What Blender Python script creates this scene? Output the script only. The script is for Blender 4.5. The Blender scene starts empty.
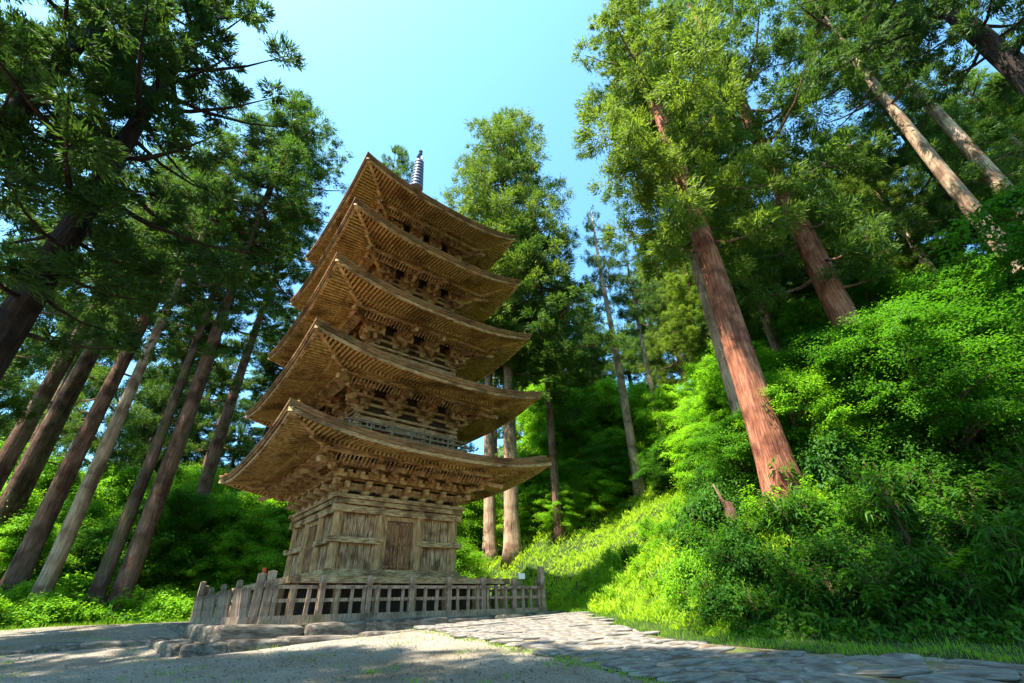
import bpy, bmesh, math, random
import numpy as np
from math import sin, cos, radians, pi
random.seed(7)
rng = np.random.default_rng(7)
scene = bpy.context.scene
COL = scene.collection

# ------------------------------------------------------------------ camera frame
F, PITCH, ROLL = 443.8, 0.5389, 0.0305
EYE = np.array([0, 0, 1.45])
def ray(px, py):
    a = px-512; b = 341.5-py
    c, s = cos(ROLL), sin(ROLL)
    u = (c*a+s*b)/F; v = (-s*a+c*b)/F
    return np.array([u, cos(PITCH)-v*sin(PITCH), sin(PITCH)+v*cos(PITCH)])
def at(px, py, t): return EYE+ray(px, py)*t
def proj(x, y, z):
    z = z-EYE[2]; yc = y*cos(PITCH)+z*sin(PITCH); zc = -y*sin(PITCH)+z*cos(PITCH)
    u = F*x/yc; v = F*zc/yc; c, s = cos(ROLL), sin(ROLL)
    return 512+c*u-s*v, 341.5-(s*u+c*v)
def z_for(x, y, py):                       # height on the vertical line at x,y that shows at row py
    lo, hi = 0., 90.
    for _ in range(40):
        m = (lo+hi)/2
        if proj(x, y, m)[1] > py: lo = m
        else: hi = m
    return lo

# ------------------------------------------------------------------ terrain
FOOT = np.array([(40,-14),(16,4.2),(9.2,8.3),(6.2,9.9),(4.2,11.3),(3.4,14.6),(2.6,19),(2.2,23),(0,27.5),(-7,33),(-16,40),(-40,62),(-110,120)], float)
LEFTL = np.array([(-60,2),(-30,12),(-21,19.0),(-16.5,23),(-15,27),(-18,36),(-30,52),(-100,110)], float)
def sdist(x, y, line):                     # signed distance to a polyline (left of the travel direction is negative)
    x = np.asarray(x, float); y = np.asarray(y, float)
    best = np.full(x.shape, 1e18); sg = np.ones(x.shape)
    for (ax, ay), (bx, by) in zip(line[:-1], line[1:]):
        dx, dy = bx-ax, by-ay; L2 = dx*dx+dy*dy
        t = np.clip(((x-ax)*dx+(y-ay)*dy)/L2, 0, 1)
        d = (x-ax-t*dx)**2+(y-ay-t*dy)**2
        cr = dx*(y-ay)-dy*(x-ax)
        m = d < best
        best = np.where(m, d, best); sg = np.where(m, np.sign(-cr), sg)
    return np.sqrt(best)*sg
def bumps(x, y, k, ph=0.):
    return (np.sin(x*k+1.3+ph)*np.cos(y*k*1.1+.4+ph)+.6*np.sin(x*k*2.3-y*k*1.7+ph*2)+.35*np.cos(x*k*4.1+y*k*4.7+ph))/1.95
def H(x, y):
    x = np.asarray(x, float); y = np.asarray(y, float)
    base = np.where(y < 20.5, .06*np.maximum(y, -40), 1.23)
    d = np.maximum(sdist(x, y, FOOT), 0)
    rise = np.where(d < 1.5, .25*d*d/1.5*1.3, .4875+(d-1.5)*.66)
    rise = np.where(rise > 26, 26+26*np.tanh((rise-26)/52.), rise)
    dl = np.maximum(-sdist(x, y, LEFTL)*1., 0)
    rl = np.where(dl < 3, .02*dl*dl, .18+(dl-3)*.13)
    rl = np.where(rl > 5, 5+10*np.tanh((rl-5)/25), rl)
    amp = np.clip(d/6, 0, 1)*.6+np.clip(dl/6, 0, 1)*.3
    return base+rise+rl+bumps(x, y, .33)*amp
def Hs(x, y): return float(H(np.array([x]), np.array([y]))[0])

# ------------------------------------------------------------------ mesh helpers
class MB:
    def __init__(s): s.v = []; s.f = []
    def add(s, vs, fs):
        o = len(s.v); s.v += [tuple(p) for p in vs]; s.f += [tuple(i+o for i in f) for f in fs]
    def box(s, x0, x1, y0, y1, z0, z1, M=None):
        vs = [(x, y, z) for z in (z0, z1) for y in (y0, y1) for x in (x0, x1)]
        if M: vs = [M(p) for p in vs]
        s.add(vs, [(0,2,3,1),(4,5,7,6),(0,1,5,4),(2,6,7,3),(0,4,6,2),(1,3,7,5)])
    def bar(s, a, b, w, h, up=(0,0,1)):    # a box between two points: w sideways, h along up, centred
        a = np.array(a, float); b = np.array(b, float); d = b-a; d /= np.linalg.norm(d)
        r = np.cross(d, up); r /= np.linalg.norm(r); u = np.cross(r, d)
        vs = [p+r*i*w/2+u*j*h/2 for p in (a, b) for j in (-1, 1) for i in (-1, 1)]
        s.add(vs, [(0,1,3,2),(4,6,7,5),(0,4,5,1),(2,3,7,6),(0,2,6,4),(1,5,7,3)])
    def tube(s, pts, rs, n=8, flute=0., caps=True, ph=0.):
        pts = [np.array(p, float) for p in pts]; o = len(s.v)
        for i, (p, r) in enumerate(zip(pts, rs)):
            d = pts[min(i+1, len(pts)-1)]-pts[max(i-1, 0)]; d /= np.linalg.norm(d)
            ref = np.array([1., 0, 0]) if abs(d[0]) < .8 else np.array([0, 1., 0])
            a = np.cross(d, ref); a /= np.linalg.norm(a); b = np.cross(d, a)
            for k in range(n):
                th = 2*pi*k/n
                q = r*((random.uniform(.97, 1.03) if flute else 1)+flute*(sin(3*th+ph+i*.15)+.7*sin(5*th+ph*2-i*.1)+.5*sin(9*th+i*.3))/2.2)
                s.v.append(tuple(p+(a*cos(th)+b*sin(th))*q))
        for i in range(len(pts)-1):
            for k in range(n):
                k2 = (k+1) % n
                s.f.append((o+i*n+k, o+i*n+k2, o+(i+1)*n+k2, o+(i+1)*n+k))
        if caps:
            s.f.append(tuple(o+k for k in range(n))[::-1]); e = o+(len(pts)-1)*n
            s.f.append(tuple(e+k for k in range(n)))
    def lathe(s, prof, n=20, c=(0,0,0)):
        o = len(s.v); m_ = len(prof)
        for r, z in prof:
            for k in range(n): s.v.append((c[0]+r*cos(2*pi*k/n), c[1]+r*sin(2*pi*k/n), c[2]+z))
        for i in range(m_-1):
            for k in range(n): s.f.append((o+i*n+k, o+i*n+(k+1) % n, o+(i+1)*n+(k+1) % n, o+(i+1)*n+k))
        if prof[0] != prof[-1]:
            s.f.append(tuple(o+k for k in range(n))[::-1]); s.f.append(tuple(o+(m_-1)*n+k for k in range(n)))
    def build(s, name, mat, parent=None, smooth=False, loc=None):
        me = bpy.data.meshes.new(name); me.from_pydata(s.v, [], s.f); me.validate(); me.update()
        bm = bmesh.new(); bm.from_mesh(me); bmesh.ops.recalc_face_normals(bm, faces=bm.faces); bm.to_mesh(me); bm.free()
        if smooth: me.polygons.foreach_set('use_smooth', [True]*len(me.polygons))
        me.materials.append(mat)
        return link(name, me, parent, loc)
def link(name, me, parent=None, loc=None):
    o = bpy.data.objects.new(name, me); COL.objects.link(o)
    if parent: o.parent = parent
    if loc is not None: o.location = loc
    return o
def quadmesh(name, V, mat, mats=None, midx=None, smooth=False):       # V: (N,4,3) separate quads
    N = len(V); me = bpy.data.meshes.new(name)
    me.vertices.add(N*4); me.vertices.foreach_set('co', np.ascontiguousarray(V, np.float32).ravel())
    me.loops.add(N*4); me.loops.foreach_set('vertex_index', np.arange(N*4, dtype=np.int32))
    me.polygons.add(N); me.polygons.foreach_set('loop_start', np.arange(0, N*4, 4, dtype=np.int32))
    me.polygons.foreach_set('loop_total', np.full(N, 4, np.int32))
    me.materials.append(mat)
    for m in (mats or []): me.materials.append(m)
    if midx is not None: me.polygons.foreach_set('material_index', midx.astype(np.int32))
    me.update(); return me
def tag(o, label=None, cat=None, group=None, kind=None):
    if label: o['label'] = label
    if cat: o['category'] = cat
    if group: o['group'] = group
    if kind: o['kind'] = kind
    return o
def empty(name, loc, rz=0, label=None, cat=None, group=None):
    o = bpy.data.objects.new(name, None); COL.objects.link(o)
    o.location = tuple(float(q) for q in loc); o.rotation_euler = (0, 0, rz); o.empty_display_size = .3
    return tag(o, label, cat, group)

# ------------------------------------------------------------------ materials
def nodes(name):
    m = bpy.data.materials.new(name); m.use_nodes = True
    nt = m.node_tree; nt.nodes.clear()
    return m, nt, nt.nodes, nt.links
def N(nt, kind, **kw):
    n = nt.nodes.new(kind)
    for k, v in kw.items():
        if k.startswith('i_'):
            n.inputs[k[2:].replace('_', ' ')].default_value = v
        else: setattr(n, k, v)
    return n
def ramp(nt, stops, fac):
    r = nt.nodes.new('ShaderNodeValToRGB'); e = r.color_ramp.elements
    while len(e) < len(stops): e.new(.5)
    for el, (p, c) in zip(e, stops): el.position = p; el.color = (*c, 1)
    nt.links.new(fac, r.inputs[0]); return r.outputs[0]
def surf(name, stops, scale=(1,1,1), nscale=4., detail=8, rough=.8, bump=.3, bdist=.02, stops2=None, n2=1.5, spec=.25, moss=None, mossn=.8, mosst=(.55,.7)):
    m, nt, n, l = nodes(name)
    tc = N(nt, 'ShaderNodeTexCoord'); mp = N(nt, 'ShaderNodeMapping'); mp.inputs['Scale'].default_value = scale
    l.new(tc.outputs['Object'], mp.inputs[0])
    no = N(nt, 'ShaderNodeTexNoise', i_Scale=nscale, i_Detail=float(detail), i_Roughness=.65); l.new(mp.outputs[0], no.inputs[0])
    c = ramp(nt, stops, no.outputs[0])
    if stops2:
        nb = N(nt, 'ShaderNodeTexNoise', i_Scale=n2, i_Detail=5.); l.new(tc.outputs['Object'], nb.inputs[0])
        c2 = ramp(nt, stops2, nb.outputs[0]); mx = N(nt, 'ShaderNodeMix', data_type='RGBA', blend_type='MULTIPLY'); mx.inputs[0].default_value = 1
        l.new(c, mx.inputs[6]); l.new(c2, mx.inputs[7]); c = mx.outputs[2]
    if moss:
        nb = N(nt, 'ShaderNodeTexNoise', i_Scale=mossn, i_Detail=7., i_Roughness=.7); l.new(tc.outputs['Object'], nb.inputs[0])
        mr = N(nt, 'ShaderNodeMapRange'); mr.inputs[1].default_value = mosst[0]; mr.inputs[2].default_value = mosst[1]
        l.new(nb.outputs[0], mr.inputs[0]); mx = N(nt, 'ShaderNodeMix', data_type='RGBA')
        l.new(mr.outputs[0], mx.inputs[0]); l.new(c, mx.inputs[6]); mx.inputs[7].default_value = (*moss, 1); c = mx.outputs[2]
    b = N(nt, 'ShaderNodeBsdfPrincipled', i_Roughness=rough); b.inputs['Specular IOR Level'].default_value = spec
    l.new(c, b.inputs['Base Color'])
    bp = N(nt, 'ShaderNodeBump', i_Strength=bump, i_Distance=bdist); l.new(no.outputs[0], bp.inputs['Height']); l.new(bp.outputs[0], b.inputs['Normal'])
    o = N(nt, 'ShaderNodeOutputMaterial'); l.new(b.outputs[0], o.inputs[0]); return m
def leafmat(name, ca, cb, trans=.4, tcol=None, rough=.62, nsc=.5):
    m, nt, n, l = nodes(name)
    g = N(nt, 'ShaderNodeNewGeometry'); oi = N(nt, 'ShaderNodeObjectInfo')
    no = N(nt, 'ShaderNodeTexNoise', i_Scale=nsc, i_Detail=2.); l.new(g.outputs['Position'], no.inputs[0])
    a = N(nt, 'ShaderNodeMath', operation='MULTIPLY'); a.inputs[1].default_value = .45; l.new(g.outputs['Random Per Island'], a.inputs[0])
    b = N(nt, 'ShaderNodeMath', operation='MULTIPLY_ADD'); b.inputs[1].default_value = .3; l.new(oi.outputs['Random'], b.inputs[0]); l.new(a.outputs[0], b.inputs[2])
    c = N(nt, 'ShaderNodeMath', operation='MULTIPLY_ADD'); c.inputs[1].default_value = .9; l.new(no.outputs[0], c.inputs[0]); l.new(b.outputs[0], c.inputs[2])
    d = N(nt, 'ShaderNodeMath', operation='SUBTRACT', use_clamp=True); d.inputs[1].default_value = .35; l.new(c.outputs[0], d.inputs[0])
    mx = N(nt, 'ShaderNodeMix', data_type='RGBA'); l.new(d.outputs[0], mx.inputs[0]); mx.inputs[6].default_value = (*ca, 1); mx.inputs[7].default_value = (*cb, 1)
    p = N(nt, 'ShaderNodeBsdfPrincipled', i_Roughness=rough); p.inputs['Specular IOR Level'].default_value = .16; l.new(mx.outputs[2], p.inputs['Base Color'])
    t = N(nt, 'ShaderNodeBsdfTranslucent'); m2 = N(nt, 'ShaderNodeMix', data_type='RGBA', blend_type='MULTIPLY'); m2.inputs[0].default_value = 1
    l.new(mx.outputs[2], m2.inputs[6]); m2.inputs[7].default_value = (*(tcol or (1.5, 1.5, .6)), 1); l.new(m2.outputs[2], t.inputs[0])
    s = N(nt, 'ShaderNodeMixShader'); s.inputs[0].default_value = trans; l.new(p.outputs[0], s.inputs[1]); l.new(t.outputs[0], s.inputs[2])
    o = N(nt, 'ShaderNodeOutputMaterial'); l.new(s.outputs[0], o.inputs[0]); return m

M = {}
W1 = [(.30, (.09,.034,.012)), (.44, (.36,.18,.07)), (.6, (.56,.34,.15)), (.78, (.74,.54,.31))]
dirt = [(.34, (.42,.36,.34)), (.52, (1.,1.,1.))]
M['wood'] = surf('weathered_cedar_wood', W1, (1.4,1.4,1.4), 2.2, 6, .8, .3, .02, dirt, 1.3)
M['wood_v'] = surf('vertical_grain_wood', W1, (9,9,.8), 3., 9, .8, .6, .02, dirt, 1.6)
M['wood_h'] = surf('beam_wood', [(.33,(.10,.042,.016)),(.47,(.40,.225,.095)),(.66,(.72,.50,.27))], (1.2,1.2,9), 3., 9, .8, .5, .02, dirt, 1.2)
M['wood_y'] = surf('eave_wood', [(.30,(.12,.06,.018)),(.47,(.39,.235,.075)),(.68,(.62,.43,.175))], (3,3,3), 2.5, 8, .8, .4, .02, dirt, .9)
M['bark_roof'] = surf('bark_shingle_roof', [(.3,(.09,.036,.016)),(.5,(.28,.13,.052)),(.75,(.45,.27,.12))], (1,1,12), 4., 9, .9, .7, .03, dirt, 1., moss=(.10,.095,.03), mossn=1.2, mosst=(.5,.72))
M['door_wood'] = surf('dark_door_wood', [(.33,(.05,.02,.009)),(.48,(.24,.10,.04)),(.68,(.50,.27,.12))], (10,10,.7), 2.6, 9, .8, .5, .015, dirt, 2.)
M['dark_wood'] = surf('shade_tone_wood', [(.3,(.02,.012,.008)),(.6,(.07,.042,.024)),(.8,(.13,.08,.045))], (6,6,1), 3., 8, .85, .4, .02)  # shade of recesses and gaps is put into this backing colour
M['panel_wood'] = surf('panel_wood', [(.36,(.08,.034,.014)),(.48,(.36,.19,.088)),(.64,(.66,.45,.26))], (10,10,.7), 2.6, 9, .85, .5, .015, dirt, 2.)
M['fence_wood'] = surf('grey_fence_wood', [(.28,(.11,.068,.04)),(.5,(.30,.205,.135)),(.75,(.52,.39,.28))], (8,8,1.2), 3., 9, .85, .6, .015, dirt, 1.7, moss=(.13,.13,.05), mossn=1.1, mosst=(.55,.75))
M['rail_grey'] = surf('weathered_rail', [(.3,(.14,.09,.05)),(.7,(.36,.27,.17))], (2,2,8), 3., 6, .8, .3)
M['metal'] = surf('spire_metal', [(.3,(.05,.06,.10)),(.7,(.20,.24,.33))], (1,1,1), 5., 5, .35, .1, .01, spec=.6)
M['metal_dark'] = surf('spire_dark_metal', [(.3,(.03,.035,.05)),(.7,(.12,.14,.18))], (1,1,1), 5., 5, .4, .1, .01, spec=.5)
M['stone'] = surf('mossy_grey_stone', [(.3,(.03,.025,.02)),(.5,(.11,.095,.075)),(.7,(.27,.24,.20))], (1,1,1), 5., 10, .85, .6, .03, dirt, 1.2, moss=(.10,.11,.02), mossn=1.8, mosst=(.58,.72))
M['flag'] = surf('paving_flagstone', [(.25,(.07,.063,.054)),(.5,(.17,.155,.135)),(.75,(.34,.315,.28))], (1,1,1), 4., 10, .8, .5, .02, dirt, 1.3, moss=(.13,.14,.045), mossn=2.1, mosst=(.62,.8))
M['gravel'] = surf('gravel', [(.3,(.095,.08,.062)),(.5,(.21,.183,.145)),(.7,(.38,.335,.27))], (1,1,1), 28., 12, .95, 1., .02, [(.35,(.68,.62,.54)),(.6,(1,1,1))], .5, moss=(.14,.15,.05), mossn=.45, mosst=(.60,.78))
M['earth'] = surf('bare_earth', [(.3,(.09,.065,.04)),(.5,(.19,.14,.09)),(.75,(.34,.28,.19))], (1,1,1), 9., 11, .95, .8, .03, dirt, .9, moss=(.09,.12,.025), mossn=1.1, mosst=(.5,.65))
M['floor'] = surf('forest_floor', [(.3,(.010,.018,.005)),(.55,(.025,.045,.010)),(.75,(.06,.07,.022))], (1,1,1), 2., 10, .95, .8, .08)
M['cloth_white'] = surf('white_board', [(.3,(.7,.7,.7)),(.7,(.82,.82,.8))], rough=.6, bump=.05)
M['red'] = surf('red_paint', [(.3,(.45,.05,.015)),(.7,(.6,.09,.03))], rough=.6, bump=.1)
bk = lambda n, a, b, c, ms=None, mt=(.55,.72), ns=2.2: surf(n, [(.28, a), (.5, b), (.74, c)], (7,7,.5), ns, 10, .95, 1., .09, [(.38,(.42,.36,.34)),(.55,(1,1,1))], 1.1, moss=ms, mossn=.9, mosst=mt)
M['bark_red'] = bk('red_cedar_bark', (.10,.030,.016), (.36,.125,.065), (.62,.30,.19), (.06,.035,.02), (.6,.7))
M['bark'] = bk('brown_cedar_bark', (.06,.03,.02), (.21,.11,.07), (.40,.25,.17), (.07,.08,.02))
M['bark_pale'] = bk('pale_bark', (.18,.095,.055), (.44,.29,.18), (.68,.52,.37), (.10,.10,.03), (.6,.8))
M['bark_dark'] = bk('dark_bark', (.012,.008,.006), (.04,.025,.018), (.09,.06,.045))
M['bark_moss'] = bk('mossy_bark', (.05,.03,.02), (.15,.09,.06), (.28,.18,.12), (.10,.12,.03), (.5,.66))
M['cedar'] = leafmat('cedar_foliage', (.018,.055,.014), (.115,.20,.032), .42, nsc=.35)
M['cedar_l'] = leafmat('sunlit_tone_cedar_foliage', (.05,.10,.016), (.20,.28,.042), .42, nsc=.35)  # sunlight on these crowns is put into the lighter, yellower leaf colour
M['cedar_d'] = leafmat('shade_tone_cedar_foliage', (.02,.05,.018), (.075,.14,.03), .38, nsc=.35)  # darker leaf colour carries the shade of backlit crowns
M['maple'] = leafmat('maple_leaves', (.018,.075,.007), (.085,.23,.014), .5, nsc=.6)  # leaf colour darkened to hold the shade on the maples at right
M['sunlit_leaf'] = leafmat('sunlit_tone_leaves', (.06,.19,.010), (.25,.47,.02), .5, nsc=.5)  # sunlight put into the leaf colour of trees and shrubs on lit ground
M['shrub'] = leafmat('shrub_leaves', (.012,.06,.008), (.075,.20,.018), .42, nsc=.9)
M['grass'] = leafmat('grass_blades', (.09,.22,.012), (.30,.48,.03), .45, nsc=.9)
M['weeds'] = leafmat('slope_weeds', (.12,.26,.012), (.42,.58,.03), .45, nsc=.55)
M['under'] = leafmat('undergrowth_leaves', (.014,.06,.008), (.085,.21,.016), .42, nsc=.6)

# ------------------------------------------------------------------ leaves
def unit(a): return a/np.maximum(np.linalg.norm(a, axis=-1, keepdims=True), 1e-9)
def leaves(c, d, nrm, L, Wd, base=.35):    # kite leaves: centre, direction, rough normal, length, width
    d = unit(d); s = unit(np.cross(d, nrm)); L = L[:, None]; Wd = Wd[:, None]
    up = unit(np.cross(s, d))
    a = c-d*L*.5; b = c+d*L*.5-up*L*.12; m = c-d*L*(.5-base)+up*L*.06
    return np.stack([a, m+s*Wd*.5, b, m-s*Wd*.5], 1)
def rdir(n): return unit(rng.normal(size=(n, 3)))
def crown_cedar(seed, R=4.6, LC=24, nb=62, per=900, topp=.72, top_round=.0, clump=1.0, sprig=.27, gap=0., low=.45):
    """trunk axis is z from 0 to LC; returns foliage quads and a branch MB"""
    global rng
    rs = np.random.default_rng(seed); rng = rs
    br = MB(); out = []
    for i in range(nb):
        f = ((i+.5)/nb)**.92
        z = f*LC
        prof = (low+(1-low)*min(f/.28, 1))*(1-max(f-.45, 0)/.55)**topp
        r = R*prof*rs.uniform(.55, 1.18)+.35
        az = i*2.399+rs.uniform(-.5, .5); dz = rs.uniform(-.12, .25)*r-(.25*r if f < .5 else 0)
        p0 = np.array([0, 0, z]); d = np.array([cos(az), sin(az), 0])
        pts = [p0+d*r*t+np.array([0, 0, dz*t+.25*r*t*t*(.6 if f > .4 else .35)-.1*r*sin(t*pi)]) for t in (0, .33, .66, 1)]
        br.tube(pts, [.035+.018*r, .03+.012*r, .02+.006*r, .012], 5)
        nc = max(2, int(round(r*1.15)))
        for k in range(nc):
            t = 1-k*.30*rs.uniform(.6, 1.1)
            if t < .12: break
            j = min(int(t*3), 2); q = pts[j]+(pts[j+1]-pts[j])*(t*3-j)
            q = q+np.array([-d[1], d[0], 0])*rs.uniform(-.32, .32)*r*(1 if k else .2)*.9+np.array([0, 0, rs.uniform(-.25, .2)*clump])
            if rs.uniform() < gap: continue
            rc = clump*rs.uniform(.55, 1.1)*(.65+.5*prof)
            n = int(per*(rc/clump)**2*.5)
            # a tuft: sub-tufts on a flattened ball
            ns = 13; sub = unit(rs.normal(size=(ns, 3)))*rs.uniform(.45, 1, (ns, 1))**.5*np.array([1, 1, .55])*rc
            pick = rs.integers(0, ns, n); off = rs.normal(size=(n, 3))*rc*.17
            c = q+sub[pick]+off
            dd = unit(sub[pick]+off*1.2+np.array([0, 0, .15*rc]))+rdir(n)*.55+np.array([0, 0, -.12])
            L = rs.uniform(.5, 1.3, n)*sprig
            out.append(leaves(c, dd, rdir(n), L, L*rs.uniform(.16, .26, n)))
    return np.concatenate(out), br
def crown_leafy(seed, R, LC, layers=9, per=260, leaf=.16, flat=.15, fill=.9):
    """broadleaf: flat sprays of leaves in tiers on thin limbs"""
    global rng
    rs = np.random.default_rng(seed); rng = rs
    br = MB(); out = []
    ns = int(layers*9)
    for i in range(ns):
        f = (i+.5)/ns; z = LC*(.08+.92*f)
        prof = math.sqrt(max(1-(max(f-.35, 0)/.65)**2*.92, 0))*(.7+.3*min(f/.3, 1))
        az = i*2.399+rs.uniform(-.4, .4); r = R*prof*rs.uniform(.2, 1.1)*(1+.32*sin(3*az+seed+f*4))
        d = np.array([cos(az), sin(az), 0])
        z += (R-r)*.12
        p0 = np.array([0, 0, max(z-r*.55, 0)]); q = d*r+np.array([0, 0, z])
        br.tube([p0, (p0+q)/2+np.array([0, 0, .1*r]), q], [.02+.012*R, .014+.005*R, .006], 4)
        rc = R*rs.uniform(.16, .42)*fill
        n = int(per*rs.uniform(.45, 1.1))
        u = rs.normal(size=(n, 2))*.5
        u = u/np.maximum(1, np.linalg.norm(u, axis=1, keepdims=True)/1.5)
        u = u[:, :1]*1.35*d[:2]+u[:, 1:]*.72*np.array([-d[1], d[0]])
        tilt = rs.uniform(-.25, .25, 2)
        c = q+np.stack([u[:, 0]*rc, u[:, 1]*rc, (u@tilt)*rc-(u**2).sum(1)*rc*.13+rs.normal(size=n)*rc*flat], 1)
        dd = np.stack([u[:, 0], u[:, 1], np.zeros(n)], 1)+rdir(n)*.6+np.array([0, 0, -.25])+d*.3
        nr = np.array([0, 0, 1])+rdir(n)*.45
        L = rs.uniform(.6, 1.3, n)*leaf
        out.append(leaves(c, dd, nr, L, L*rs.uniform(.5, .75, n), .4))
    return np.concatenate(out), br

def crown_stems(seed, R, Hh, ns=16, nl=34, leaf=.12, wide=.5, pal=False):
    """arching stems with leaves set along them"""
    global rng
    rs = np.random.default_rng(seed); rng = rs
    br = MB(); out = []
    for i in range(ns):
        az = i*2.399+rs.uniform(-.5, .5); d = np.array([cos(az), sin(az), 0]); h = Hh*rs.uniform(.45, 1.15); r = R*rs.uniform(.25, 1.1)
        T = np.linspace(0, 1, 6); P = [d*(r*t**1.7)+np.array([0, 0, h*(t*1.25-.35*t**3)]) for t in T]
        br.tube(P, [.012-.009*t for t in T], 4)
        t = rs.uniform(.22, 1, nl)**.8; c = d*(r*t**1.7)[:, None]+np.array([0, 0, 1])*(h*(t*1.25-.35*t**3))[:, None]
        sd_ = np.cross(d, [0, 0, 1])*rs.choice([-1, 1], nl)[:, None]
        L = rs.uniform(.6, 1.35, nl)*leaf*(1.25-.4*t)
        dd = sd_+rdir(nl)*.55+d*.55+np.array([0, 0, .12])
        c = c+unit(dd)*(L*.6)[:, None]
        if not pal: c = c+rs.normal(size=(nl, 3))*.07*R
        out.append(leaves(c, dd-np.array([0, 0, .2]), np.array([0, 0, 1])+rdir(nl)*.35, L, L*wide*rs.uniform(.8, 1.2, nl), .4))
    return np.concatenate(out), br

# ------------------------------------------------------------------ sky, sun, camera
SUN_AZ = math.atan2(-.80, -.60)            # compass style: atan2(x, y) towards the sun
SUN_EL = radians(66)
sd = np.array([sin(SUN_AZ)*cos(SUN_EL), cos(SUN_AZ)*cos(SUN_EL), sin(SUN_EL)])
w = bpy.data.worlds.new('World'); scene.world = w; w.use_nodes = True
nt = w.node_tree; nt.nodes.clear()
sk = nt.nodes.new('ShaderNodeTexSky'); sk.sky_type = 'NISHITA'; sk.sun_disc = False
sk.sun_elevation = SUN_EL; sk.sun_rotation = SUN_AZ; sk.air_density = 1.0; sk.dust_density = 1.6; sk.ozone_density = 1.0; sk.altitude = 200
tint = nt.nodes.new('ShaderNodeMix'); tint.data_type = 'RGBA'; tint.blend_type = 'MULTIPLY'; tint.inputs[0].default_value = 1; tint.inputs[7].default_value = (.60, 1.0, 1.08, 1)
bg = nt.nodes.new('ShaderNodeBackground'); bg.inputs[1].default_value = .13
wo = nt.nodes.new('ShaderNodeOutputWorld')
nt.links.new(sk.outputs[0], tint.inputs[6]); nt.links.new(tint.outputs[2], bg.inputs[0]); nt.links.new(bg.outputs[0], wo.inputs[0])
sl = bpy.data.lights.new('sun', 'SUN'); sl.energy = 5.0; sl.angle = radians(.55); sl.color = (1, .93, .80)
so = bpy.data.objects.new('sun', sl); COL.objects.link(so)
from mathutils import Vector, Matrix
so.rotation_euler = Vector(sd).to_track_quat('Z', 'Y').to_euler(); so.location = (-30, -20, 60)
cam = bpy.data.cameras.new('camera'); co = bpy.data.objects.new('camera', cam); COL.objects.link(co)
cam.sensor_width = 36; cam.lens = F*36/1024; cam.clip_end = 8000; cam.clip_start = .05
co.matrix_world = Matrix.Translation(EYE) @ Matrix.Rotation(pi/2+PITCH, 4, 'X') @ Matrix.Rotation(-ROLL, 4, 'Z')
scene.camera = co
vs = scene.view_settings; vs.view_transform = 'Standard'; vs.look = 'None'; vs.exposure = 2.02; vs.gamma = 1; vs.use_curve_mapping = False
scene.cycles.max_bounces = 8; scene.cycles.diffuse_bounces = 4; scene.cycles.transmission_bounces = 5; scene.cycles.use_denoising = True
scene.cycles.transparent_max_bounces = 4; scene.cycles.sample_clamp_indirect = 6

# ------------------------------------------------------------------ ground
g = np.sinh(np.linspace(-5.2, 5.2, 331))*13.5
gy = g+14; gx = g
X, Y = np.meshgrid(gx, gy); Z = H(X, Y)
rr = np.hypot(X, Y-14)
Z = Z+np.clip((rr-120)/400, 0, 1)*(25+18*np.sin(np.arctan2(Y, X)*5+1))
n = len(g); vs_ = np.stack([X, Y, Z], -1).reshape(-1, 3)
me = bpy.data.meshes.new('ground'); idx = np.arange(n*n).reshape(n, n)
fa = np.stack([idx[:-1, :-1], idx[:-1, 1:], idx[1:, 1:], idx[1:, :-1]], -1).reshape(-1, 4)
me.from_pydata(vs_.tolist(), [], fa.tolist()); me.update(); me.materials.append(M['floor'])
me.polygons.foreach_set('use_smooth', [True]*len(me.polygons))
tag(link('ground', me), kind='structure')
def sheet(name, x0, x1, y0, y1, st, mask, dz, mat):
    xs = np.arange(x0, x1+1e-6, st); ys = np.arange(y0, y1+1e-6, st)
    X, Y = np.meshgrid(xs, ys); Z = H(X, Y)+dz+bumps(X, Y, 1.3)*.012
    mk = mask(X, Y); nx = len(xs); id_ = np.arange(X.size).reshape(X.shape)
    cell = mk[:-1, :-1] & mk[1:, :-1] & mk[:-1, 1:] & mk[1:, 1:]
    fs = np.stack([id_[:-1, :-1][cell], id_[:-1, 1:][cell], id_[1:, 1:][cell], id_[1:, :-1][cell]], -1)
    used, inv = np.unique(fs, return_inverse=True)
    V = np.stack([X, Y, Z], -1).reshape(-1, 3)[used]
    me = bpy.data.meshes.new(name); me.from_pydata(V.tolist(), [], inv.reshape(-1, 4).tolist()); me.update(); me.materials.append(mat)
    me.polygons.foreach_set('use_smooth', [True]*len(me.polygons))
    return tag(link(name, me), kind='structure')
yard = lambda X, Y: (sdist(X, Y, FOOT) < -.55+.25*bumps(X, Y, 1.7)) & (-sdist(X, Y, LEFTL) < -.3+.5*bumps(X, Y, 1.1)) & (Y < 31)
sheet('gravel_yard', -45, 30, -14, 32, .25, yard, .03, M['gravel'])

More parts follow.
